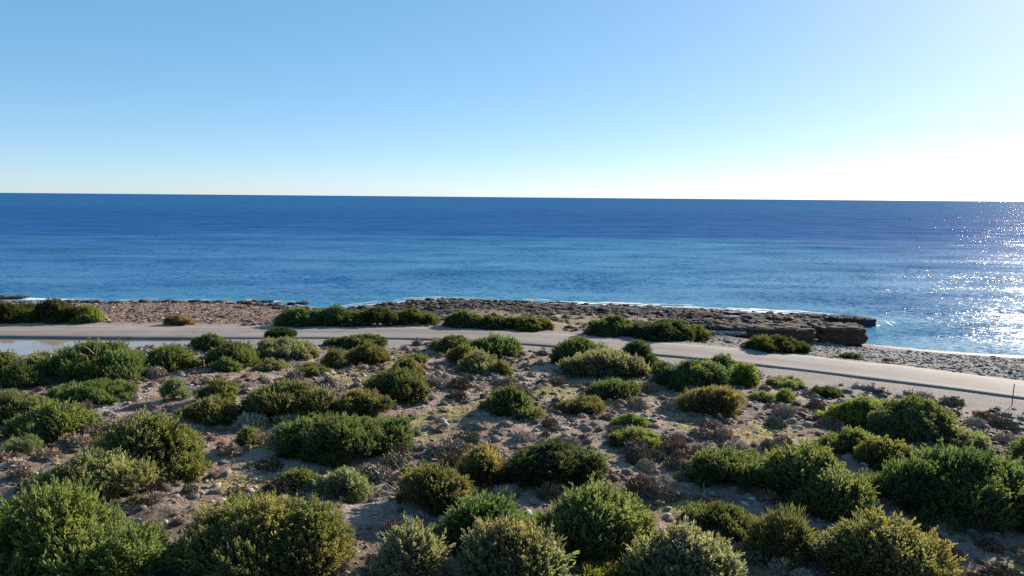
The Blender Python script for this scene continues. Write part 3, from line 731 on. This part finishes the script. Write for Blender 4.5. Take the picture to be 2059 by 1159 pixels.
def cushion_mesh(seed, nt=150, k=4):
    """a cushion of stiff twig tips: radius 0.5, height 0.4"""
    r = np.random.RandomState(seed); n = nt
    zc = r.uniform(0, 1, n); th = r.uniform(0, 2*PI, n)
    d = np.stack([np.sqrt(1-zc*zc)*np.cos(th), np.sqrt(1-zc*zc)*np.sin(th), zc], 1)
    lump = 1+.25*perlin(d[:, 0]*2.2+seed, d[:, 1]*2.2, seed)+.12*perlin(d[:, 0]*5+seed, d[:, 1]*5, seed+1)
    c = d*(lump*r.uniform(.72, 1, n))[:, None]*np.array([.5, .5, .42])
    N = n*k; c2 = np.repeat(c, k, 0); dr = np.repeat(d, k, 0)*.8+np.array([0, 0, .35])+r.normal(0, .55, (N, 3)); dr /= np.linalg.norm(dr, axis=1)[:, None]
    ln = r.uniform(.10, .2, N); wd = r.uniform(.035, .07, N)
    q = np.cross(dr, r.normal(0, 1, (N, 3))); q /= np.linalg.norm(q, axis=1)[:, None]+1e-9
    base = c2-dr*.06+r.normal(0, .02, (N, 3))
    V = np.stack([base-q*(wd*.6)[:, None], base+q*(wd*.6)[:, None], base+dr*ln[:, None]], 1).reshape(-1, 3)
    i0 = np.arange(N)*3; Fc = np.stack([i0, i0+1, i0+2], 1)
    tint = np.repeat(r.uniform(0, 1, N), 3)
    # woody heart that closes the cushion
    hv = []; hf = []
    for i in range(4):
        for j in range(9):
            a = 2*PI*j/9; ph = i/4*PI/2; hv.append((.40*math.cos(ph)*math.cos(a), .40*math.cos(ph)*math.sin(a), .31*math.sin(ph)-.03))
    b = len(V); hv.append((0, 0, .29))
    for i in range(3):
        for j in range(9):
            p = i*9+j; p2 = i*9+(j+1) % 9; hf += [(p, p2, p2+9), (p, p2+9, p+9)]
    for j in range(9): hf.append((27+j, 27+(j+1) % 9, 36))
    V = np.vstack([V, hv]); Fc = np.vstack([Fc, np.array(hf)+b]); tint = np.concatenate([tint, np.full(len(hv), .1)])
    return V, Fc, tint
def m_cushion():
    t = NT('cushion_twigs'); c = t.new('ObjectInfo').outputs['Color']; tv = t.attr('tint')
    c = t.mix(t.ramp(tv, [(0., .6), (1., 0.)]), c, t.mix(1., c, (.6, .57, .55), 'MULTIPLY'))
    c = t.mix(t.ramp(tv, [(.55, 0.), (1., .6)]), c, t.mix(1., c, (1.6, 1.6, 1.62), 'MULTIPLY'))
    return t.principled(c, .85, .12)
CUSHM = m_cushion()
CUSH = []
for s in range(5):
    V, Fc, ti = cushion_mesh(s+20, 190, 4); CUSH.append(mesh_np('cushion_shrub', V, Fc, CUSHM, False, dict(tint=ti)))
CUSH_LOW = [cushion_mesh(s+60, 34, 2) for s in range(5)]

CC = [('grey-brown', (.22, .170, .128)), ('pale grey', (.30, .25, .20)), ('dark brown', (.13, .092, .066)), ('rust brown', (.17, .112, .080)), ('olive grey', (.15, .142, .092))]
def zone_name(x, y):
    d, sd, *_ = zones(np.array([x]), np.array([y])); sd = float(sd[0])
    if sd > 0: return 'among the dry scrub beyond the road'
    if sd > -6: return 'on the gravel beside the near road edge'
    if y < 25: return 'on bare ground between the foreground junipers'
    if x < -9: return 'on the pale ground of the left-hand clearing'
    if x < 4: return 'in the stony clearing at the centre'
    return 'in the mossy stony clearing on the right'

_END = set('a an the of at in on to with and by below above beside between behind right left just from under where standing throwing showing second third one its touching cut that rising hugging tucked growing casting'.split())
def near_name(x, y):
    """where a small thing lies, told by the nearest shrub"""
    d = np.hypot(FOOT[:, 0]-x, FOOT[:, 1]-y)-np.maximum(FOOT[:, 2], FOOT[:, 3])*.8; i = int(np.argmin(d))
    if d[i] > 2.5: return zone_name(x, y)
    sx, sy = FOOT[i, 0], FOOT[i, 1]; dx = x-sx*y/sy; dy = y-sy
    rel = ('right of' if dx > 0 else 'left of') if abs(dx) > abs(dy) else ('behind' if dy > 0 else 'in front of')
    w = SHRUBS[i][7].split(',')[0].split()[:8]
    while w[-1] in _END: w.pop()
    return rel+' the '+' '.join(w)

cands = []
def dens(x, y, sd):
    c = fbm(np.array([x*.22]), np.array([y*.22]), 2, 80)[0]
    k = .62+.75*c
    if -9 < x < 24 and y > 27: k += .22
    if sd > 0: k = .35+.7*c
    elif y < 26: k *= .5
    if x < -14 and sd < 0: k *= .6
    return k
tries = 0
pts = []
while len(pts) < 12000 and tries < 40000:
    tries += 1
    y = 15+70*rng.rand()**1.15; x = rng.uniform(-.78, .78)*y+rng.uniform(-2, 2)
    pts.append((x, y)); 
pts = np.array(pts)
_d, _sd, _pe, _po, _ = zones(pts[:, 0], pts[:, 1]); _z = height(pts[:, 0], pts[:, 1])
for (x, y), d0, sd0, pe, po, z in zip(pts, _d, _sd, _pe, _po, _z):
    if po > .02 or pe > .3 and rng.rand() > .04: continue
    if -1.6 < sd0 < ROAD_W+1.6: continue
    if x > 4 and -2.6 < sd0 < 0 : continue
    if sd0 > 0 and (d0 < 10 or x < -22 and rng.rand() > .06): continue
    if rng.rand() > dens(x, y, sd0) or not free(x, y): continue
    if any(math.hypot(x-mx, (y-my)/.75) < .8*mr for mx, my, mr, ms in MOSS) and rng.rand() > .12: continue
    s = float(np.clip(rng.lognormal(-.55, .40), .24, 1.2))*(1.1 if y > 26 else .85)
    if any((x-a)**2+(y-b)**2 < (.36*(s+c))**2 for a, b, _, c, _ in cands[-900:]): continue
    cands.append((x, y, z, s, sd0))
for px, py, s in ((9.75, 22.35, 1.25), (8.1, 20.9, .9), (14.8, 20.6, 1.1), (16.2, 21.4, 1.0), (-4.5, 33.4, .85), (-3.9, 31.5, .7), (5.9, 27.3, 1.1), (6.9, 28.0, .9), (5.6, 29.1, .9), (24.0, 34.4, .9), (24.8, 36.6, .7)):
    cands.append((px, py, float(height(np.array([px]), np.array([py]))[0]), s, -9))
cands.sort(key=lambda c: -c[3]/c[1])
HERO = cands[:290]; REST = cands[290:]
for i, (x, y, z, s, sd0) in enumerate(HERO):
    ci = rng.choice(5, p=[.36, .2, .2, .1, .14]); cn, cc = CC[ci]
    big = 'large' if s > .8 else ('small' if s < .45 else 'medium')
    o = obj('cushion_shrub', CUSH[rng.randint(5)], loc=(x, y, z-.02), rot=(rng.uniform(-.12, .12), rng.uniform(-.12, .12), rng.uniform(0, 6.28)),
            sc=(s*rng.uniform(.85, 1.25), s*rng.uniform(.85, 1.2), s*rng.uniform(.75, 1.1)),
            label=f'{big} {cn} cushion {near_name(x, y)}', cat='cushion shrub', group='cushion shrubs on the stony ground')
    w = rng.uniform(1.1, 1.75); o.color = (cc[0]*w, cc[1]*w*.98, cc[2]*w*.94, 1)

def scatter(name, protos, inst, mat, kind, label, tintcol=True):
    """many small copies joined into one uncountable mass; inst rows: x,y,z,sx,sy,sz,rot,r,g,b"""
    Vs, Fs, Cs, Ts = [], [], [], []; off = 0
    for i, q in enumerate(inst):
        pr = protos[i % len(protos)]; V, Fc = pr[0], pr[1]
        c, s = math.cos(q[6]), math.sin(q[6]); v = V*np.array(q[3:6]); v = v+np.stack([0*v[:, 0], 0*v[:, 0], v[:, 0]*((i*37 % 11)-5)*.05+v[:, 1]*((i*53 % 13)-6)*.05], 1)
        v = np.stack([v[:, 0]*c-v[:, 1]*s+q[0], v[:, 0]*s+v[:, 1]*c+q[1], v[:, 2]+q[2]], 1)
        Vs.append(v); Fs.append(Fc+off); off += len(v); Cs.append(np.tile(q[7:10], (len(v), 1)))
        if len(pr) > 2: Ts.append(pr[2])
    me = mesh_np(name, np.vstack(Vs), np.vstack(Fs), mat, False, dict(shade=np.concatenate(Ts)) if Ts else None, dict(tint=np.vstack(Cs)))
    return obj(name, me, kind=kind, label=label)

def m_scrub():
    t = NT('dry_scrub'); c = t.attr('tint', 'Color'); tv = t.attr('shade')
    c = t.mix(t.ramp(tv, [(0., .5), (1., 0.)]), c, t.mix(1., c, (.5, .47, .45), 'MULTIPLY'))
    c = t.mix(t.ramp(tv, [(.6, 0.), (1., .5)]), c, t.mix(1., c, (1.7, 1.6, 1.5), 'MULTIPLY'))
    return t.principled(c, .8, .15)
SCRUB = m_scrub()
def jit(c, a=.25):
    w = rng.uniform(1-a, 1+a); return [v*w for v in c]
inst = []
for (x, y, z, s, sd0) in REST:
    cc = CC[rng.choice(5, p=[.34, .2, .2, .12, .14])][1]
    inst.append([x, y, z-.02, s, s*rng.uniform(.85, 1.2), s*rng.uniform(.7, 1.05), rng.uniform(0, 6.28)]+jit(cc))
# low dry scrub on the back of the rock shelf
n = 0
while n < 620:
    x = rng.uniform(-24, 34); y = rng.uniform(62, 92)
    d, sd, pe, po, _ = zones(np.array([x]), np.array([y]))
    if sd[0] < ROAD_W+1.2 or d[0] < 12+3*rng.rand() or pe[0] > .35: n += .02; continue
    if fbm(np.array([x*.2]), np.array([y*.35]), 2, 90)[0] < -.1: n += .05; continue
    s = rng.uniform(.3, .95); inst.append([x, y, float(height(np.array([x]), np.array([y]))[0])-.03, s*1.2, s, s*.75, rng.uniform(0, 6.28)]+jit([(.15, .115, .075), (.18, .13, .09), (.13, .115, .06), (.2, .16, .11)][rng.randint(4)])); n += 1
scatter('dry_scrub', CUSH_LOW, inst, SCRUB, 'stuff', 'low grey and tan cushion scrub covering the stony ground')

# ---------------------------------------------------------------- stones
def stone_proto(seed):
    r = np.random.RandomState(seed); t = (1+5**.5)/2
    V = np.array([(-1, t, 0), (1, t, 0), (-1, -t, 0), (1, -t, 0), (0, -1, t), (0, 1, t), (0, -1, -t), (0, 1, -t), (t, 0, -1), (t, 0, 1), (-t, 0, -1), (-t, 0, 1)], float)
    V /= np.linalg.norm(V[0]); V *= r.uniform(.72, 1.12, (12, 1)); V *= np.array([1, .8, .6])*.5
    Fc = np.array([(0, 11, 5), (0, 5, 1), (0, 1, 7), (0, 7, 10), (0, 10, 11), (1, 5, 9), (5, 11, 4), (11, 10, 2), (10, 7, 6), (7, 1, 8), (3, 9, 4), (3, 4, 2), (3, 2, 6), (3, 6, 8), (3, 8, 9), (4, 9, 5), (2, 4, 11), (6, 2, 10), (8, 6, 7), (9, 8, 1)])
    return V, Fc
STP = [stone_proto(s) for s in range(7)]
STM = [mesh_np('stone', V, Fc, STONE1) for V, Fc in STP]
def stones(name, n, box, ok, size, cols, label, flat=(.6, 1.), sink=.12, single=0, sname='stone', slabel=None):
    x = rng.uniform(box[0], box[1], n*3); y = rng.uniform(box[2], box[3], n*3)
    z, a = height(x, y, True); m = ok(x, y, a); x, y, z = x[m][:n], y[m][:n], z[m][:n]
    inst = []
    for i in range(len(x)):
        s = float(np.clip(size*rng.lognormal(0, .55), size*.35, size*3.4))
        inst.append([x[i], y[i], z[i]+s*.3*flat[0]-s*sink, s*rng.uniform(.9, 1.5), s*rng.uniform(.8, 1.2), s*rng.uniform(*flat), rng.uniform(0, 6.28)]+jit(cols[rng.randint(len(cols))]))
    inst.sort(key=lambda q: -(q[3]+q[4])/q[1])
    for i, q in enumerate(inst[:single]):
        tone = 'pale' if q[7] > .3 else ('brown' if q[7] > .2 else 'dark'); big = 'large' if q[3]+q[4] > size*4.6 else 'middle-sized'
        lab = f'{big} {tone} '+(slabel or 'stone '+near_name(q[0], q[1]))
        o = obj(sname, STM[i % 7], loc=q[:3], sc=q[3:6], rot=(((i*37 % 11)-5)*.04, ((i*53 % 13)-6)*.04, q[6]), label=lab, cat='stone', group='single stones '+('lying on the rock shelf' if slabel else 'strewn over the open ground'))
        o.color = (*q[7:10], 1)
    return scatter(name, STP, inst[single:], STONE, 'stuff', label)
U = lambda n: rng.rand(n)
stones('rubble', 9500, (-78, -17, 62, 98), lambda x, y, a: (a['rub'] > .35) & (a['dr'] > .4) & (np.abs(x) < .78*y) & (fbm(x*.3, y*.5, 3, 97) > -.45+.5*(U(len(x))-.5)), .22,
       [(.24, .165, .125), (.30, .215, .17), (.15, .10, .076), (.25, .205, .175), (.075, .055, .045), (.11, .078, .06)], 'pinkish brown broken rock covering the shore beyond the pond', (.35, .95), .16)
stones('pebbles', 9500, (10, 62, 34, 74), lambda x, y, a: (a['peb'] > .5) & (a['d'] > 4.0+.8*U(len(x))) & (np.abs(x) < .8*y), .135,
       [(.29, .27, .25), (.21, .193, .18), (.36, .34, .32), (.135, .122, .114), (.25, .215, .19)], 'pale grey pebbles of the beach beside the road')
stones('stones', 10000, (-34, 34, 15, 58), lambda x, y, a: (a['sd'] < -1.2) & (a['inl'] > .25) & (a['pond'] < .02) & (np.abs(x) < .78*y+1) & (fbm(x*.35, y*.35, 2, 95) > -.35+.4*(U(len(x))-.5)), .14,
       [(.34, .28, .235), (.26, .205, .17), (.44, .40, .36), (.17, .125, .10), (.30, .22, .175)], 'small loose stones strewn over the open ground', sink=.15, single=170)
stones('shelf_fragments', 2600, (-24, 42, 66, 102), lambda x, y, a: (a['shelf'] > .5) & (a['dr'] > .2) & (a['dr'] < 17), .5,
       [(.042, .032, .026), (.065, .05, .041), (.028, .022, .018), (.09, .07, .057)], 'dark broken slabs lying on the rock shelf', (.35, .7), .1, 70, 'shelf_stone', 'broken stone slab lying on the rock shelf')
stones('shore_blocks', 900, (-75, -15, 84, 100), lambda x, y, a: (a['dr'] > -.5) & (a['dr'] < 3.2) & (a['rub'] + a['shelf'] > .05) & (np.abs(x) < .78*y), .6,
       [(.06, .05, .042), (.09, .07, .058), (.045, .038, .032)], 'dark wet rocks along the water line left of the point', (.4, .8), .1)

# ---------------------------------------------------------------- boulders and reefs
def boulder(name, cx, cy, z0, L_, D_, H_, ang, seed, label, group=None, mat=None, cat='boulder', lay=.06):
    nu, nv = 110, 52; V = []
    th = np.linspace(0, 2*PI, nu, endpoint=False); ph = np.linspace(-PI/2, PI/2, nv)
    T_, P_ = np.meshgrid(th, ph)
    p = .42
    sg = lambda v, e: np.sign(v)*np.abs(v)**e
    x = sg(np.cos(P_), p)*sg(np.cos(T_), p+.1); y = sg(np.cos(P_), p)*sg(np.sin(T_), p+.1); z = sg(np.sin(P_), p)
    x, y, z = x.ravel()*L_/2, y.ravel()*D_/2, (z.ravel()+1)*H_/2
    n1 = perlin(x*.5+seed*3+z*.6, y*.6+z*.4, seed % 40); n2 = perlin(x*1.6+seed+z*1.7, y*1.6-z, seed % 40+3)
    n3 = fbm(x*3.1+seed+z*3.3, y*3.1-z*2.1, 3, seed % 40+5); crack = -np.clip(.12-np.abs(perlin(x*.9+seed*2, y*.9+z*.25, seed % 40+9)), 0, 1)*1.6
    st_ = np.round(z/H_*5+.6*n1)/5*H_                     # bedding steps
    k = 1+.16*n1+.09*n2+.05*n3+crack*.5+lay*np.sin(z/H_*16+2*n1)
    zz = (.55*z+.45*st_)*(1+.10*n1)+.10*n2+.06*n3+crack*.5*(z > H_*.5)
    V = np.stack([x*k, y*k, zz], 1)
    idx = np.arange(nu*nv).reshape(nv, nu); nx = np.roll(idx, -1, 1)
    Fc = np.stack([idx[:-1].ravel(), nx[:-1].ravel(), nx[1:].ravel(), idx[1:].ravel()], 1)
    me = mesh_np(name, V, Fc, mat or CLIFF, False)
    return obj(name, me, loc=(cx, cy, z0), rot=(0, 0, ang), label=label, cat=cat, group=group)
BOULD = m_rock('boulder_rock', (.034, .023, .017), (.14, .098, .072), 1.8)
boulder('boulder', 31.1, 69.2, .15, 5.0, 3.4, 1.75, -.20, 3, 'squared dark brown boulder standing at the water, right of the long rock', mat=BOULD)
boulder('boulder', 23.4, 67.6, .75, 9.6, 3.6, 1.35, -.12, 8, 'long low brown rock with a rounded right end beside the squared boulder', mat=BOULD)
boulder('rock_slab', 17.9, 66.6, 1.35, 7.0, 1.3, .38, -.10, 12, 'thin pale flat slab behind the small scrub, left of the long rock', mat=m_rock('pale_slab', (.25, .22, .19), (.46, .42, .37)), cat='rock')
boulder('reef_rock', 38.3, 81.2, -.5, 4.4, 2.4, 1.25, -.25, 15, 'dark rock at the outermost right tip of the shelf', 'dark rocks awash', cat='rock')
boulder('reef_rock', 34.6, 83.4, -.3, 6.0, 2.4, .95, -.30, 16, 'dark rock ridge just behind the outermost tip of the shelf', 'dark rocks awash', cat='rock')
boulder('reef_rock', -66.5, 95.4, -.5, 5.5, 2.0, .72, .03, 21, 'dark reef awash with foam at the far left water edge', 'dark rocks awash', cat='rock')
boulder('reef_rock', -27.4, 92.3, -.5, 2.6, 1.2, .72, .0, 23, 'small dark reef awash just left of the inlet', 'dark rocks awash', cat='rock')
boulder('reef_rock', -32.5, 94.0, -.5, 3.2, 1.0, .66, -.1, 27, 'low dark reef awash left of the small inlet reef', 'dark rocks awash', cat='rock')

# tide pools lying on the shelf
def pool(cx, cy, l, w, a, seed, label):
    p = blob(cx, cy, l, w, a, 24, seed, .4); z = float(height(p[:, 0], p[:, 1]).max())+.04
    obj('tide_pool', flat_poly('tide_pool', p, z, PONDM), kind='structure', label=label)
pool(22.9, 78.0, 1.9, .45, -.1, 1, 'long tide pool in the middle of the rock shelf')
pool(26.6, 83.2, 2.2, .55, -.2, 2, 'bright tide pool near the seaward edge of the shelf')
pool(9.6, 88.5, 1.3, .35, -.1, 3, 'small tide pool on the shelf above the olive hedge')
pool(5.5, 89.2, 1.2, .3, -.1, 4, 'small tide pool left of the other on the shelf')

# ---------------------------------------------------------------- posts, stakes, dead wood, litter
def post(x, y, h, rad, label, tilt=0, group=None):
    z = float(height(np.array([x]), np.array([y]))[0])
    V, Fc = tube([(0, 0, -.15), (0, 0, h*.5), (tilt, 0, h)], [rad, rad, rad*.9], 6); root = bpy.data.objects.new('marker_post', None); COL.objects.link(root)
    root.location = (x, y, z); tag(root, label, 'post', group)
    obj('pole', mesh_np('pole', V, Fc, METAL, True), root)
    V, Fc = tube([(tilt, 0, h-.01), (tilt, 0, h+.03)], [rad*1.25, rad*.7], 6); obj('cap', mesh_np('cap', V+[(tilt, 0, h+.035)], Fc, METAL), root)
G_ = 'thin posts along the road'
post(28.8, 40.9, 1.25, .028, 'thin rusty post at the right end of the road shoulder', .02, G_)
post(14.9, 50.9, .85, .024, 'thin post on the near road edge right of centre', 0, G_)
post(-.2, 56.6, .95, .024, 'thin post on the near road edge at the centre', .01, G_)
post(10.6, 60.9, 1.9, .03, 'pale tall stake standing before the dark roadside shrubs', 0, G_)
post(8.9, 60.6, 1.45, .024, 'shorter stake left of the pale tall one before the dark roadside shrubs', .02, G_)
post(22.4, 33.6, .8, .024, 'short stake on the stony slope behind the huge right-edge juniper', .03, G_)

def dead_branch(x, y, s, seed, label):
    r = random.Random(seed); V = []; Fc = []
    for k in range(7):
        a = r.uniform(0, 6.28); p = Vector((0, 0, .03)); pts = [p]; 
        for j in range(4):
            p = p+Vector((math.cos(a), math.sin(a), r.uniform(.1, .5)))*s*.22; a += r.uniform(-.5, .5); pts.append(p.copy())
        v, f = tube(pts, [.03*s, .024*s, .018*s, .012*s, .006*s], 4); b = len(V); V += v; Fc += [tuple(q+b for q in g) for g in f]
    z = float(height(np.array([x]), np.array([y]))[0])
    obj('dead_branch', mesh_np('dead_branch', V, Fc, DEAD, True), loc=(x, y, z), label=label, cat='dead branch', group='bleached dead branches')
DEAD = m_plain('bleached_wood', (.36, .31, .26), .9, .4, 14)
dead_branch(-3.1, 30.2, 1.1, 1, 'bleached dead branch on the ground above the pale olive bush')
dead_branch(-4.2, 26.2, 1.0, 2, 'dead twigs on shaded ground left of the brownish olive shrub')
dead_branch(7.3, 26.2, .9, 3, 'dead twigs between the cushions left of the twin juniper')
dead_branch(-9.0, 22.7, 1.0, 4, 'grey dead wood on the path between the two big foreground junipers')
dead_branch(14.0, 29.0, .9, 5, 'dead twigs in the gap beside the olive bush on the right')

def litter(x, y, s, label, seed):
    r = random.Random(seed); V = [(r.uniform(-.5, .5)*s+dx*s, r.uniform(-.2, .2)*s+dy*s, (.06+.16*r.random())*s) for dx in (-1, -.3, .4, 1) for dy in (-.5, .1, .6)]
    Fc = [(i*3+j, i*3+3+j, i*3+4+j, i*3+1+j) for i in range(3) for j in range(2)]
    z = float(height(np.array([x]), np.array([y]))[0])
    o = obj('litter', mesh_np('litter', V, Fc, WHITE), loc=(x, y, z+.02), label=label, cat='litter', group='scraps of white litter'); m = o.modifiers.new('t', 'SOLIDIFY'); m.thickness = .01
WHITE = m_plain('white_plastic', (.75, .75, .73), .5, .1)
litter(12.4, 37.9, .14, 'crumpled white scrap lying right of the loose olive dome', 1)
litter(9.0, 26.0, .12, 'small white scrap in the shade of the twin juniper', 2)
litter(16.9, 42.6, .10, 'small white scrap beside the shoulder below the road', 3)

# ---------------------------------------------------------------- thin winter grass on the mossy patches
def grass():
    n = 26000
    x = rng.uniform(-30, 30, n*2); y = 14+44*rng.rand(n*2)
    near = np.zeros(len(x))
    for (mx, my, mr, ms) in MOSS: near = np.maximum(near, ms*ss(1.25, .3, np.hypot((x-mx)/mr, (y-my)/(mr*.75))))
    near = np.maximum(near, .25*ss(.35, .8, fbm(x*.16, y*.16, 3, 70)))
    z, a = height(x, y, True)
    m = (rng.rand(len(x)) < near) & (a['inl'] > .4) & (np.abs(x) < .75*y+1) & (a['pond'] < .01); x, y, z = x[m][:n], y[m][:n], z[m][:n]; n = len(x)
    th = rng.uniform(0, 6.28, n); h = rng.uniform(.04, .13, n); w = rng.uniform(.015, .04, n); lx, ly = rng.normal(0, .06, (2, n))
    V = np.stack([np.stack([x-w*np.cos(th), y-w*np.sin(th), z-.01], 1), np.stack([x+w*np.cos(th), y+w*np.sin(th), z-.01], 1), np.stack([x+lx, y+ly, z+h], 1)], 1).reshape(-1, 3)
    i0 = np.arange(n)*3; c = np.array([(.24, .21, .04), (.32, .265, .07), (.18, .18, .035), (.34, .27, .11)])[rng.randint(0, 4, n)]
    obj('grass', mesh_np('grass', V, np.stack([i0, i0+1, i0+2], 1), SCRUB, False, dict(shade=np.repeat(rng.uniform(.3, 1, n), 3)), dict(tint=np.repeat(c, 3, 0))), kind='stuff', label='thin yellow-green winter grass on mossy patches')
grass()
